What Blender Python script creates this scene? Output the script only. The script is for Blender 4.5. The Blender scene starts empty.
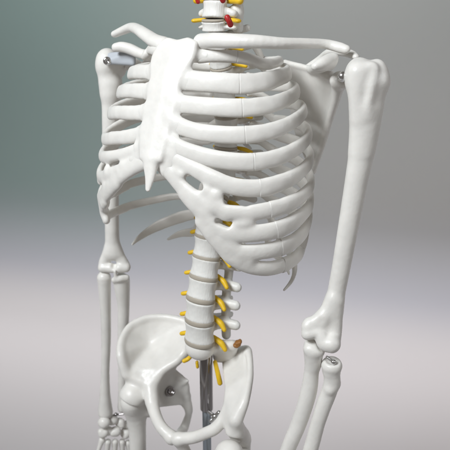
import bpy, math, random
import numpy as np
from mathutils import Vector, Matrix

random.seed(4)
sc = bpy.context.scene
H = 1.45                                    # height of the camera above the floor
PITCH = math.radians(20)
FP = 600.0                                  # focal length in units of the 450 wide frame

# ------------------------------------------------------------------ camera
cam_d = bpy.data.cameras.new('camera'); cam = bpy.data.objects.new('camera', cam_d)
sc.collection.objects.link(cam); sc.camera = cam
cam.location = (0, 0, H); cam.rotation_euler = (math.radians(90) - PITCH, 0, 0)
cam_d.sensor_width = 36; cam_d.lens = 48; cam_d.clip_start = .02; cam_d.clip_end = 50
cam_d.dof.use_dof = True; cam_d.dof.focus_distance = .70; cam_d.dof.aperture_fstop = 9.0

# ------------------------------------------------------------------ world and lamps
w = bpy.data.worlds.new('World'); sc.world = w; w.use_nodes = True
w.node_tree.nodes['Background'].inputs[0].default_value = (.92, .85, .79, 1)
w.node_tree.nodes['Background'].inputs[1].default_value = .165
sc.view_settings.view_transform = 'Standard'; sc.view_settings.look = 'None'
sc.view_settings.exposure = 0; sc.view_settings.gamma = 1

def area(name, loc, target, size, energy, color, spread=180):
    d = bpy.data.lights.new(name, 'AREA'); o = bpy.data.objects.new(name, d); sc.collection.objects.link(o)
    d.shape = 'RECTANGLE'; d.size, d.size_y = size; d.energy = energy; d.color = color
    d.spread = math.radians(spread)
    o.location = loc
    o.rotation_euler = (Vector(target) - Vector(loc)).to_track_quat('-Z', 'Y').to_euler()
    return o
area('window_light', (-1.05, -.25, H + 1.05), (0, .75, H - .2), (.62, .6), 40.5, (.93, .97, 1.0))
area('side_light', (1.6, .0, H + .5), (.1, .75, H - .25), (.6, .9), 6.5, (.94, .97, 1.0))
fl_ = area('floor_strip', (0, 2.30, H + .75), (0, 2.30, 0), (4.8, .28), 15.5, (1.0, .945, .95), 60)
fl_.rotation_euler = (0, 0, math.radians(-9))
area('backdrop_top', (-.2, 1.7, H + 1.0), (0, 2.9, H + .3), (2.6, .4), 10, (.9, 1.0, .98), 130)
# ------------------------------------------------------------------ materials
def mat(name, col, rough=.4, metal=0, bump=0, scale=200, sss=0, spec=.5, var=0):
    m = bpy.data.materials.new(name); m.use_nodes = True
    nt = m.node_tree; b = nt.nodes['Principled BSDF']
    b.inputs['Base Color'].default_value = (*col, 1); b.inputs['Roughness'].default_value = rough
    b.inputs['Metallic'].default_value = metal; b.inputs['Specular IOR Level'].default_value = spec
    if sss:
        b.inputs['Subsurface Weight'].default_value = sss
        b.inputs['Subsurface Radius'].default_value = (.006, .004, .003)
        b.inputs['Subsurface Scale'].default_value = .6
    tc = nt.nodes.new('ShaderNodeTexCoord')
    if bump:
        n = nt.nodes.new('ShaderNodeTexNoise'); n.inputs['Scale'].default_value = scale; n.inputs['Detail'].default_value = 3
        n2 = nt.nodes.new('ShaderNodeTexNoise'); n2.inputs['Scale'].default_value = scale * .22; n2.inputs['Detail'].default_value = 2
        a = nt.nodes.new('ShaderNodeMath'); a.operation = 'MULTIPLY_ADD'; a.inputs[1].default_value = 3.0
        nt.links.new(tc.outputs['Object'], n.inputs['Vector']); nt.links.new(tc.outputs['Object'], n2.inputs['Vector'])
        nt.links.new(n2.outputs[0], a.inputs[0]); nt.links.new(n.outputs[0], a.inputs[2])
        bp = nt.nodes.new('ShaderNodeBump'); bp.inputs['Strength'].default_value = 1; bp.inputs['Distance'].default_value = bump
        nt.links.new(a.outputs[0], bp.inputs['Height']); nt.links.new(bp.outputs[0], b.inputs['Normal'])
    if var:
        n = nt.nodes.new('ShaderNodeTexNoise'); n.inputs['Scale'].default_value = 45; n.inputs['Detail'].default_value = 5
        nt.links.new(tc.outputs['Object'], n.inputs['Vector'])
        r = nt.nodes.new('ShaderNodeValToRGB'); r.color_ramp.elements[0].position = .35; r.color_ramp.elements[1].position = .65
        r.color_ramp.elements[0].color = (*[c * (1 - var) for c in col], 1); r.color_ramp.elements[1].color = (*col, 1)
        nt.links.new(n.outputs[0], r.inputs[0]); nt.links.new(r.outputs[0], b.inputs['Base Color'])
    return m
BONE = mat('bone_plastic', (.83, .81, .77), .42, bump=.0002, scale=200, sss=.08, var=.075)
b_ = BONE.node_tree; n_ = b_.nodes.new('ShaderNodeTexNoise'); n_.inputs['Scale'].default_value = 38; n_.inputs['Detail'].default_value = 6
m_ = b_.nodes.new('ShaderNodeMapRange'); m_.inputs['From Min'].default_value = .3; m_.inputs['From Max'].default_value = .7; m_.inputs['To Min'].default_value = .30; m_.inputs['To Max'].default_value = .46
b_.links.new(n_.outputs[0], m_.inputs[0]); b_.links.new(m_.outputs[0], b_.nodes['Principled BSDF'].inputs['Roughness'])
VERT = mat('vertebra_plastic', (.80, .79, .755), .42, bump=.0005, scale=260, sss=.08, var=.05)
for n_ in VERT.node_tree.nodes:
    if n_.type == 'TEX_NOISE' and n_.inputs['Scale'].default_value > 200:
        mp = VERT.node_tree.nodes.new('ShaderNodeMapping'); mp.inputs['Scale'].default_value = (1.6, 1.6, .22)
        l_ = n_.inputs['Vector'].links[0]; src = l_.from_socket; VERT.node_tree.links.new(src, mp.inputs[0]); VERT.node_tree.links.new(mp.outputs[0], n_.inputs['Vector'])
DISC = mat('disc_rubber', (.42, .375, .31), .6, bump=.0002)
NERVE = mat('yellow_nerve', (.88, .56, .02), .45, bump=.0003, var=.15)
RED = mat('red_artery', (.45, .02, .02), .4)
AMBER = mat('brown_cord', (.30, .13, .03), .5)
CHROME = mat('chrome', (.75, .75, .75), .18, 1)
DARK = mat('dark_chrome', (.36, .34, .34), .2, 1)
STEEL = mat('steel_tube', (.42, .47, .52), .3, 1)
PLATE = mat('grey_plate', (.50, .53, .57), .4)

# ------------------------------------------------------------------ projection helpers: real points from sight lines and depths
CP, SP = math.cos(PITCH), math.sin(PITCH)
def ray(u, v):
    k = 225 - v
    return np.array([(u - 225), CP * FP + SP * k, -SP * FP + CP * k]) / FP
def at(u, v, Y):
    d = ray(u, v); return d * (Y / d[1])
PHI = math.radians(36)
Lx = np.array([math.cos(PHI), -math.sin(PHI), 0]); Ax = np.array([-math.sin(PHI), -math.cos(PHI), 0]); Zx = np.array([0, 0, 1.])
O = np.array([-.0165, .77, 0])
def T(l, s, z): return O + Lx * l + Ax * s + Zx * z       # left, forward, up -> point
def inv(p): q = np.asarray(p) - O; return np.array([q @ Lx, q @ Ax, q[2]])
def onl(u, v, l):                                          # point of the sight line at lateral offset l
    d = ray(u, v); t = (l + O @ Lx) / (d @ Lx); return d * t
def ons(u, v, s):
    d = ray(u, v); t = (s + O @ Ax) / (d @ Ax); return d * t

# ------------------------------------------------------------------ object helpers
def mk(name, verts, faces, m, parent=None, smooth=True):
    verts = np.asarray(verts, float)
    c = (verts.min(0) + verts.max(0)) / 2
    me = bpy.data.meshes.new(name); me.from_pydata((verts - c).tolist(), [], faces.tolist() if hasattr(faces, 'tolist') else faces)
    me.update()
    if m is BONE and len(verts) > 60:                       # hand-cast unevenness, a few tenths of a millimetre
        nr = np.zeros(len(verts) * 3); me.vertices.foreach_get('normal', nr); nr = nr.reshape(-1, 3)
        q = verts; a = 0
        for k_, (fx, fy, fz, am) in enumerate(((230, 190, 260, .00030), (410, 530, 470, .00020), (820, 700, 910, .00012), (160, 980, 350, .00010))):
            a = a + am * np.sin(q[:, 0] * fx + 1.7 * k_ + 1.5 * np.sin(q[:, 2] * fz * .37)) * np.sin(q[:, 1] * fy + 2.1 * k_) * np.sin(q[:, 2] * fz + .6 + 1.3 * np.sin(q[:, 0] * fx * .41)) * 1.6
        verts = verts + nr * a[:, None] * .10
        me.vertices.foreach_set('co', (verts - c).ravel()); me.update()
    if smooth: me.polygons.foreach_set('use_smooth', [True] * len(me.polygons))
    me.materials.append(m)
    o = bpy.data.objects.new(name, me); sc.collection.objects.link(o)
    wl = Vector(c) + Vector((0, 0, H))
    if parent is not None:
        o.parent = parent
        o.location = parent.matrix_world.inverted() @ wl if parent.type == 'EMPTY' else wl - Vector(parent['_w'])
    else: o.location = wl
    o['_w'] = tuple(wl)
    return o
def thing(name, loc, label, cat):
    o = bpy.data.objects.new(name, None); sc.collection.objects.link(o); o.location = loc
    o.matrix_world = Matrix.Translation(loc)
    o['label'] = label; o['category'] = cat; return o

SK = thing('skeleton_model', (-.02, .77, 0), 'white plastic anatomical skeleton with ribcage, arms and pelvis, yellow nerves along its spine', 'skeleton')

# ------------------------------------------------------------------ implicit solids
class Field:
    def __init__(s, pts, pad=.03, h=.0014):
        pts = np.array(pts); s.lo = pts.min(0) - pad; s.hi = pts.max(0) + pad; s.h = h
        s.n = np.ceil((s.hi - s.lo) / h).astype(int) + 1
        s.F = np.full(s.n, .05, np.float32)
    def block(s, lo, hi):
        a = np.maximum(np.floor((lo - s.lo) / s.h).astype(int), 0); b = np.minimum(np.ceil((hi - s.lo) / s.h).astype(int) + 1, s.n)
        if (b <= a).any(): return None, None
        ax = [(s.lo[i] + np.arange(a[i], b[i]) * s.h).astype(np.float32) for i in range(3)]
        sl = tuple(slice(a[i], b[i]) for i in range(3))
        return sl, np.meshgrid(*ax, indexing='ij', sparse=True)
    def put(s, sl, d, k, op):
        a = s.F[sl]
        if op < 0: a = -a
        else: pass
        if k > 0:
            hh = np.maximum(k - np.abs(a - d), 0) / k; r = np.minimum(a, d) - hh * hh * k * .25
        else: r = np.minimum(a, d)
        s.F[sl] = r * (1 if op > 0 else -1)
    def cap(s, p, q, r1, r2=None, k=.004, flat=None, ratio=1., op=1):
        r2 = r1 if r2 is None else r2; p, q = np.array(p, float), np.array(q, float); R = max(r1, r2) + max(2 * k + .004, .012)
        sl, g = s.block(np.minimum(p, q) - R, np.maximum(p, q) + R)
        if sl is None: return
        X, Y, Z = g; d = q - p; L2 = max(d @ d, 1e-12)
        t = np.clip(((X - p[0]) * d[0] + (Y - p[1]) * d[1] + (Z - p[2]) * d[2]) / L2, 0, 1)
        wx, wy, wz = X - p[0] - t * d[0], Y - p[1] - t * d[1], Z - p[2] - t * d[2]
        rr = r1 + (r2 - r1) * t
        q2 = wx * wx + wy * wy + wz * wz
        if flat is not None:
            f = np.array(flat, float); f /= np.linalg.norm(f)
            wn = wx * f[0] + wy * f[1] + wz * f[2]; q2 = q2 + wn * wn * (ratio * ratio - 1)
        s.put(sl, np.sqrt(q2) - rr, k, op)
    def begin(s): s.keep = s.F; s.F = np.full(s.n, .05, np.float32)
    def end(s, k=.004, op=1, n=1):
        s.blur(n); g = s.F; s.F = s.keep; s.put(tuple(slice(0, m) for m in s.n), g, k, op)
    def chain(s, pts, rs, k=.004, flat=None, ratio=1., op=1):
        # one smooth limb: resampled, joined with a plain minimum, then blended into the rest
        n = max(3 * (len(pts) - 1) + 1, 4)
        if len(pts) > 2 and len(pts) < 20 and (flat is None or np.ndim(flat) == 1):
            P = np.array(pts, float); sp = smooth_path(P, n * 2); L0 = arc(P); q = np.interp(np.linspace(0, 1, n * 2), L0 * 0 + np.linspace(0, 1, len(P)), rs)
            d = np.r_[0, np.cumsum(np.sqrt(np.linalg.norm(np.diff(P, axis=0), axis=1)))]; q = np.interp(np.linspace(0, d[-1], n * 2), d, rs)
            for _ in range(2): q[1:-1] = (q[:-2] + 2 * q[1:-1] + q[2:]) / 4
            pts, rs = sp, q
        save = s.F; s.F = np.full(s.n, .05, np.float32)
        for i in range(len(pts) - 1):
            s.cap(pts[i], pts[i + 1], rs[i], rs[i + 1], 0, flat if flat is None or np.ndim(flat) == 1 else flat[i], ratio, 1)
        g = s.F; s.F = save; s.put(tuple(slice(0, m) for m in s.n), g, k, op)
    def chain_old(s, pts, rs, k=.004, flat=None, ratio=1., op=1):
        for i in range(len(pts) - 1):
            s.cap(pts[i], pts[i + 1], rs[i], rs[i + 1], k, flat if flat is None or np.ndim(flat) == 1 else flat[i], ratio, op)
    def ell(s, c, rad, R=None, k=.004, op=1):
        c = np.array(c, float); rad = np.array(rad, float); R = np.eye(3) if R is None else np.array(R)
        m = rad.max() + 2 * k + .004
        sl, g = s.block(c - m, c + m)
        if sl is None: return
        X, Y, Z = g[0] - c[0], g[1] - c[1], g[2] - c[2]; q = 0; q2 = 0
        for i in range(3):
            e = (X * R[i][0] + Y * R[i][1] + Z * R[i][2]) / rad[i]; q = q + e * e; q2 = q2 + (e / rad[i]) ** 2
        k0 = np.sqrt(q); d = k0 * (k0 - 1) / np.sqrt(q2 + 1e-9)
        s.put(sl, d, k, op)
    def tri(s, a, b, c, ra, rb=None, rc=None, k=.004):
        a, b, c = [np.array(x, float) for x in (a, b, c)]
        rb = ra if rb is None else rb; rc = ra if rc is None else rc
        R = max(ra, rb, rc) + max(2 * k + .003, .012); P = np.array([a, b, c])
        sl, g = s.block(P.min(0) - R, P.max(0) + R)
        if sl is None: return
        X, Y, Z = g
        def seg(p, q, r1, r2):
            d = q - p; t = np.clip(((X - p[0]) * d[0] + (Y - p[1]) * d[1] + (Z - p[2]) * d[2]) / (d @ d), 0, 1)
            return np.sqrt((X - p[0] - t * d[0]) ** 2 + (Y - p[1] - t * d[1]) ** 2 + (Z - p[2] - t * d[2]) ** 2) - (r1 + (r2 - r1) * t)
        D = np.minimum(np.minimum(seg(a, b, ra, rb), seg(b, c, rb, rc)), seg(c, a, rc, ra))
        n = np.cross(b - a, c - a); nn = n @ n
        px, py, pz = X - a[0], Y - a[1], Z - a[2]
        gb = np.cross(c - a, n) * -1; gb = gb / (gb @ (b - a)); gc = np.cross(n, b - a) * -1; gc = gc / (gc @ (c - a))
        wb = px * gb[0] + py * gb[1] + pz * gb[2]; wc = px * gc[0] + py * gc[1] + pz * gc[2]
        pl = np.abs(px * n[0] + py * n[1] + pz * n[2]) / math.sqrt(nn) - (ra + (rb - ra) * wb + (rc - ra) * wc)
        D = np.where((wb >= 0) & (wc >= 0) & (wb + wc <= 1), pl, D)
        s.put(sl, D, k, 1)
    def blur(s, n=1):
        for _ in range(n):
            for ax in range(3):
                a = np.moveaxis(s.F, ax, 0); b = a.copy(); b[1:-1] = a[:-2] * .25 + a[1:-1] * .5 + a[2:] * .25
                s.F = np.moveaxis(b, 0, ax)
        return s
    def mesh(s):
        F = s.F; I = F < 0
        nx, ny, nz = np.array(F.shape) - 1
        cnt = np.zeros((nx, ny, nz), np.int8)
        for dx in (0, 1):
            for dy in (0, 1):
                for dz in (0, 1): cnt += I[dx:nx + dx, dy:ny + dy, dz:nz + dz]
        act = (cnt > 0) & (cnt < 8); idx = np.argwhere(act)
        vid = -np.ones(act.shape, np.int64); vid[act] = np.arange(len(idx))
        acc = np.zeros((len(idx), 3)); c = np.zeros(len(idx))
        cor = [(0, 0, 0), (1, 0, 0), (0, 1, 0), (1, 1, 0), (0, 0, 1), (1, 0, 1), (0, 1, 1), (1, 1, 1)]
        val = [F[idx[:, 0] + a, idx[:, 1] + b, idx[:, 2] + d].astype(float) for a, b, d in cor]
        for i in range(8):
            for ax in range(3):
                if cor[i][ax]: continue
                j = i + (1 << ax); a, b = val[i], val[j]; m = (a < 0) != (b < 0)
                t = np.where(m, a / np.where(m, a - b, 1), 0); p = np.tile(np.array(cor[i], float), (len(idx), 1)); p[:, ax] += t
                acc[m] += p[m]; c[m] += 1
        V = s.lo + (idx + acc / c[:, None]) * s.h
        faces = []
        for ax in range(3):
            b, d = (ax + 1) % 3, (ax + 2) % 3
            A0 = np.moveaxis(I, ax, 0)[:-1]; A1 = np.moveaxis(I, ax, 0)[1:]
            ch = np.moveaxis(A0 != A1, 0, ax); ins = np.moveaxis(A0, 0, ax)
            e = np.argwhere(ch); ok = (e[:, b] > 0) & (e[:, d] > 0) & (e[:, b] < F.shape[b] - 1) & (e[:, d] < F.shape[d] - 1); e = e[ok]
            fl = ins[tuple(e.T)]
            q = []
            for ob, od in ((-1, -1), (0, -1), (0, 0), (-1, 0)):
                f = e.copy(); f[:, b] += ob; f[:, d] += od; q.append(vid[tuple(f.T)])
            q = np.stack(q, 1); q[~fl] = q[~fl][:, ::-1]; faces.append(q)
        return V, np.concatenate(faces)
def solid(name, f, m, parent): V, Fc = f.mesh(); return mk(name, V, Fc, m, parent)

def smooth_path(P, n, closed=False):
    P = np.array(P, float); d = np.r_[0, np.cumsum(np.sqrt(np.maximum(np.linalg.norm(np.diff(P, axis=0), axis=1), 1e-9)))]
    out = []
    for t in np.linspace(0, d[-1], n):
        i = min(np.searchsorted(d, t, 'right') - 1, len(P) - 2); i = max(i, 0)
        p0 = P[i - 1] if i else 2 * P[0] - P[1]; p3 = P[i + 2] if i + 2 < len(P) else 2 * P[-1] - P[-2]
        p1, p2 = P[i], P[i + 1]; u = (t - d[i]) / (d[i + 1] - d[i])
        dm = lambda a, b: max(np.sqrt(np.linalg.norm(b - a)), 1e-5)
        t0, t1, t2 = dm(p0, p1), dm(p1, p2), dm(p2, p3)
        m1 = t1 * ((p1 - p0) / t0 - (p2 - p0) / (t0 + t1) + (p2 - p1) / t1)
        m2 = t1 * ((p2 - p1) / t1 - (p3 - p1) / (t1 + t2) + (p3 - p2) / t2)
        out.append((2 * u ** 3 - 3 * u * u + 1) * p1 + (u ** 3 - 2 * u * u + u) * m1 + (-2 * u ** 3 + 3 * u * u) * p2 + (u ** 3 - u * u) * m2)
    return np.array(out)
def arc(P): return np.r_[0, np.cumsum(np.linalg.norm(np.diff(P, axis=0), axis=1))]

def sweep(name, P, N, hh, ht, m, parent, seg=22, cap0=.004, cap1=.004, p=2.4, nz=0):
    """flattened tube along P; N = flat normals, hh half width across, ht half thickness along N"""
    P = np.asarray(P); n = len(P); s = arc(P); Tn = np.gradient(P, axis=0); Tn /= np.linalg.norm(Tn, axis=1)[:, None]
    N = N - Tn * (N * Tn).sum(1)[:, None]; N /= np.linalg.norm(N, axis=1)[:, None]; B = np.cross(Tn, N)
    th = np.linspace(0, 2 * np.pi, seg, endpoint=False); r = (np.abs(np.cos(th)) ** p + np.abs(np.sin(th)) ** p) ** (-1 / p)
    V = []
    def capf(x, c):
        if c < 0: return 1. if x > -c else .93 + .07 * math.sqrt(max(1 - (1 + x / c) ** 2, 0))     # butt joint with a fine groove
        return 1. if c == 0 or x > c else math.sqrt(max(1 - (1 - x / c) ** 2, 0)) * .999 + .001
    ph = random.random() * 9
    for i in range(n):
        w_ = capf(s[i], cap0) * capf(s[-1] - s[i], cap1)
        wob = 1 + nz * math.sin(s[i] * 190 + ph) + nz * .7 * math.sin(s[i] * 430 + 2 * ph)
        V.append(P[i] + w_ * wob * (np.outer(hh[i] * np.cos(th) * r, B[i]) + np.outer(ht[i] * np.sin(th) * r, N[i])))
    V = np.concatenate(V); i, j = np.meshgrid(np.arange(n - 1), np.arange(seg), indexing='ij'); i = i.ravel(); j = j.ravel(); j2 = (j + 1) % seg
    Fc = np.stack([i * seg + j, i * seg + j2, (i + 1) * seg + j2, (i + 1) * seg + j], 1).tolist()
    Fc.append(list(range(seg))[::-1]); Fc.append([(n - 1) * seg + q for q in range(seg)])
    Fc = [f[::-1] for f in Fc]
    return mk(name, V, Fc, m, parent)

def refine_ends(P, N, hh, ht, c=.004):
    """resample so both rounded ends have several rings"""
    s = arc(P); t = np.unique(np.r_[np.linspace(0, c, 7) ** 1, s, s[-1] - np.linspace(0, c, 7)])
    t = t[(t >= 0) & (t <= s[-1])]; t = t[np.r_[True, np.diff(t) > 1e-6]]
    f = lambda A: np.stack([np.interp(t, s, A[:, k]) for k in range(A.shape[1])], 1)
    return f(P), f(N), np.interp(t, s, hh), np.interp(t, s, ht)

# ------------------------------------------------------------------ rib cage surface
CZ = np.array([.35, .30, .27, .24, .21, .18, .15, .12, .09, .07, .05, .02, -.02]) * -1
CA = np.array([.130, .143, .152, .156, .155, .150, .145, .136, .118, .103, .080, .062, .05]) - .005
CB = np.array([.080, .085, .088, .092, .096, .097, .095, .089, .082, .076, .070, .058, .04]) - .005
CS = np.array([.020, .028, .030, .029, .026, .022, .018, .014, .008, .005, .001, .0, .0])
PW = 2.3
def prm(z): return np.interp(z, CZ, CA), np.interp(z, CZ, CB), np.interp(z, CZ, CS)
def surf(psi, z):
    a, b, c0 = prm(z); c, s = math.cos(psi), math.sin(psi); r = (abs(c) ** PW + abs(s) ** PW) ** (-1 / PW)
    return T(a * r * s, b * r * c + c0, z)
def Fc_(p):
    l, s, z = inv(p); a, b, c0 = prm(z); return (abs(l / a) ** PW + abs((s - c0) / b) ** PW) ** (1 / PW) - 1
def par(p):
    l, s, z = inv(p); a, b, c0 = prm(z); return math.atan2(l / a, (s - c0) / b), z
def snorm(psi, z):
    e = 1e-3; d1 = surf(psi + e, z) - surf(psi - e, z); d2 = surf(psi, z + e) - surf(psi, z - e)
    n = np.cross(d1, d2); n /= np.linalg.norm(n); l, s, zz = inv(surf(psi, z)); o = Lx * l + Ax * s
    return n if n @ o > 0 else -n
def hit(u, v, far=False):
    d = ray(u, v); ts = np.linspace(.45, 1.05, 1200); f = np.array([Fc_(d * t) for t in ts])
    ins = np.where(f < 0)[0]
    if len(ins) == 0: t = ts[f.argmin()]
    else: t = ts[ins[-1] if far else ins[0]]
    return par(d * t)
def zT(i): return -.045 - .0212 * (i - 1)
SZ = np.array([-.60, -.50, -.45, -.40, -.36, -.30, -.25, -.20, -.15, -.08, -.03, .0, .05]); SS = np.array([-.03, .03, .041, .037, .027, .003, -.016, -.030, -.034, -.022, -.004, .0, .005])
def spine_s(z): return float(np.interp(z, SZ, SS))

def unwrap(q, side):
    out = []
    for p, z in q:
        if side > 0 and p < -1.2: p += 2 * math.pi
        if side < 0 and p > 1.2: p -= 2 * math.pi
        out.append((p, z))
    return out
def rib_path(i, side, front, far=(), n=150, free=False):
    q = [hit(*p) for p in front] + [hit(*p, far=True) for p in far]
    q = unwrap(q, side); z1 = zT(i) - .006 - (.010 if i == 1 else 0)
    last = q[-1]; pe = side * math.radians(158)
    if not far:
        for f in (.5,): q.append((last[0] + (pe - last[0]) * f, last[1] + (z1 - last[1]) * (f ** .9)))
    q.append((pe, z1 - .004))
    Q = np.array(q); Q[:, 1] *= 6; Q = smooth_path(Q, n); Q[:, 1] /= 6
    P = [surf(a, z) for a, z in Q]; N = [snorm(a, z) for a, z in Q]
    zt = zT(i); ss = spine_s(zt)
    for l, s, z in ((.036, ss - .028, zt + .001), (.024, ss - .016, zt + .004)):
        P.append(T(side * l, s, z)); N.append(-Ax)
    P = np.array(P); N = np.array(N)
    k = len(P) - 2; tail = smooth_path(P[k - 6:], 30); P = np.r_[P[:k - 6], tail]
    N = np.r_[N[:k - 6], [N[k - 7] * (1 - t) + -Ax * t for t in np.linspace(0, 1, 30)]]
    N[:, 2] *= .45
    for _ in range(6): N[1:-1] = (N[:-2] + N[1:-1] * 2 + N[2:]) / 4
    N /= np.linalg.norm(N, axis=1)[:, None]
    return P, N
def prof(s, pts): x, y = zip(*pts); return np.interp(s, x, y)

def cutpar(P, u):                                       # index of the seam
    f = P[:, 1] * CP - P[:, 2] * SP; U = 225 + 600 * P[:, 0] / f; return U

LF = {  # left ribs: sight points from the sternum to the side, seam column, half width
 1: ([(196, 56), (215, 56), (236, 57), (252, 60), (263, 64)], 236, .0070),
 2: ([(178, 78), (195, 81), (215, 82.5), (240, 84), (262, 82), (280, 77), (289, 72)], 238.5, .0116),
 3: ([(171, 103), (190, 105), (215, 107), (240, 108), (268, 105), (288, 98), (301, 90)], 241, .0104),
 4: ([(170, 121), (180, 126), (195, 131), (215, 134), (243, 135), (270, 131), (292, 122), (307, 109)], 245, .0098),
 5: ([(167, 141), (180, 148), (200, 155), (222, 160), (250, 162), (275, 158), (298, 147), (312, 133)], 252, .0100),
 6: ([(164, 154), (175, 159), (192, 168), (212, 178), (232, 186), (259, 188), (282, 182), (300, 172), (313, 157)], 258, .0104),
 7: ([(160, 161), (172, 175), (185, 190), (205, 203), (225, 210), (245, 212.5), (269, 210), (290, 203), (304, 194), (313, 182)], 269, .0100),
 8: ([(186, 194), (203, 213), (220, 229), (238, 234), (255, 233.5), (275, 230), (291, 223), (304, 213), (312, 202)], 275, .0108),
 9: ([(203, 222), (215, 238), (228, 248), (245, 252), (262, 251.5), (280, 247.5), (294, 241), (304, 231), (309, 220)], 280, .0108),
 10: ([(218, 240), (230, 256), (246, 265), (264, 268.5), (282, 265.5), (295, 258), (303, 248), (307, 239)], 282, .0100)}
STUBS = []
def add_ribs(side, data, fardata, seam_fn):
    arch = []; 
    for i, (fr, seam, hw) in data.items():
        P, N = rib_path(i, side, fr, fardata.get(i, ()))
        U = cutpar(P, 0)
        k = int(np.argmax(U > seam)) if side > 0 else int(np.argmax(U < seam))
        if side < 0 and i >= 6: k = int(np.argmin(U[:100])) + 20
        if k < 4: k = 4
        s = arc(P); S = s[-1]
        hh = prof(s, [(0, hw * .95), (s[k], hw), (s[k] + .03, hw * .93), (S * .5, hw * .80), (S - .05, hw * .66), (S - .015, .0042), (S, .0052)])
        ht = prof(s, [(0, .0052), (s[k], .0052), (s[k] + .04, .0052), (S * .55, .0044), (S - .05, .0042), (S, .0042)])
        j8 = int(np.searchsorted(s, .013 if side > 0 else .016))
        if i <= 7: STUBS.append((P[:j8 + 1], N[:j8 + 1], hw * 1.10, .0056))
        if i <= 5:
            e = np.exp(-(s / .014) ** 2); hh0 = hh * (1 + .25 * e)
            Pc, Nc, a, b = refine_ends(P[:k + 1], N[:k + 1], hh0[:k + 1], ht[:k + 1], .0022)
            sweep('costal_cartilage', Pc, Nc, a, b, BONE, SK, cap0=.004, cap1=-.0011, p=2.5)
        else: arch.append((P[:k + 1], N[:k + 1], hh[:k + 1], ht[:k + 1], i))
        Pc, Nc, a, b = refine_ends(P[k:], N[k:], hh[k:] * 1.0, ht[k:], .0022)
        sweep('rib', Pc, Nc, a, b, BONE, SK, cap0=-.0011, cap1=.003, p=2.6, nz=.016)
    return arch
archL = add_ribs(1, LF, {}, None)
RF = {
 1: ([(160, 50), (148, 51), (142, 54)], 145, .0070),
 2: ([(160, 72), (143, 72), (134, 72.5), (129, 73)], 130, .0094),
 3: ([(158, 92), (138, 91), (127, 91), (118, 92)], 119, .0098),
 4: ([(154, 112), (132, 113), (118, 112.5), (107, 113)], 108, .0095),
 5: ([(151, 131), (130, 136.5), (115, 138), (102, 138)], 103, .0092),
 6: ([(149, 145), (126, 154), (110, 157), (97, 155)], 99, .0088),
 7: ([(144, 157), (130, 164), (115, 172), (102, 177), (91, 174)], 95, .0088),
 8: ([(146, 162), (130, 171), (114, 184), (104, 193), (92, 196)], 96, .0080),
 9: ([(118, 184), (108, 195), (102, 206), (93, 206)], 96, .0078),
 10: ([(106, 202), (101, 212), (98, 219)], 98.2, .0072)}
RFar = {9: [(100, 203), (112, 193), (130, 184), (150, 179), (180, 174)],
        10: [(102, 219), (115, 212), (130, 206), (150, 201), (170, 197), (200, 193)]}
archR = add_ribs(-1, RF, RFar, None)

def build_arch(arch, extra, holes=(), nb=1, strip=None):
    f = Field(np.concatenate([a[0] for a in arch]), .02, .00125)
    for P, N, hh, ht, i in arch:
        st = 2 if len(P) > 14 else 1
        idx = list(range(0, len(P), st));
        if idx[-1] != len(P) - 1: idx.append(len(P) - 1)
        f.begin()
        for a, b in zip(idx[:-1], idx[1:]):
            f.cap(P[a], P[b], hh[a], hh[b], k=0, flat=(N[a] + N[b]), ratio=hh[a] / ht[a])
        f.end(.0035)
    for (u, v, r) in extra:
        psi, z = hit(u, v); f.ell(surf(psi, z), (r, r, .0048), basis(snorm(psi, z)), k=.004)
    if strip:
        q = [hit(*p) for p in strip]; f.begin()
        pts_ = smooth_path([surf(*x) for x in q], 24); qs = [par(p) for p in pts_]
        for i in range(23): f.cap(surf(*qs[i]), surf(*qs[i + 1]), .0078 - .0012 * i / 23, .0078 - .0012 * (i + 1) / 23, 0, snorm(*qs[i]), 1.6)
        f.end(.006, n=2)
    for (u0, v0, u1, v1, r, *r2) in holes:
        a, b = hit(u0, v0), hit(u1, v1)
        f.cap(surf(*a), surf(*b), r, r2[0] if r2 else r, k=.0025, flat=snorm(*a) + snorm(*b), ratio=.2, op=-1)
    f.blur(nb)
    return f
def basis(n):
    n = n / np.linalg.norm(n); a = np.cross(n, Zx); a /= np.linalg.norm(a); return np.array([a, np.cross(n, a), n])
fl = build_arch(archL, [(168, 165, .006), (178, 171, .007), (183, 174, .0055), (206, 190, .0085), (218, 194, .006), (216, 203, .010), (206, 211, .010), (212, 196, .0095), (226, 214, .009), (240, 224, .008), (222, 238, .010), (212, 231, .0085), (232, 244, .009), (240, 258, .009), (250, 261, .007), (248, 222, .008)],
    [(189, 178, 201, 187, .0038), (227, 201.5, 246, 202.5, .0036), (246, 202.5, 268, 198, .0036, .0012), (218, 221, 228, 225, .0030), (258, 221.5, 278, 218, .0009), (243, 243.5, 272, 240.5, .0013), (262, 258.5, 276, 257, .0007)])
solid('costal_cartilage', fl, BONE, SK)
frr = build_arch(archR, [(138, 156, .006), (108, 170, .007), (122, 172, .006), (106, 184, .008), (100, 181, .007), (97, 196, .0065), (101, 204, .007), (99, 212, .0065), (105, 204, .0055), (103, 212, .006), (115, 176, .007), (125, 166, .007)],
    [(112, 164, 120, 162, .0022), (96, 188, 99, 186, .0026)], 3, [(146, 162), (131, 169), (117, 179), (107, 191), (101, 203), (98, 215)])
solid('costal_cartilage', frr, BONE, SK)

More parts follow.
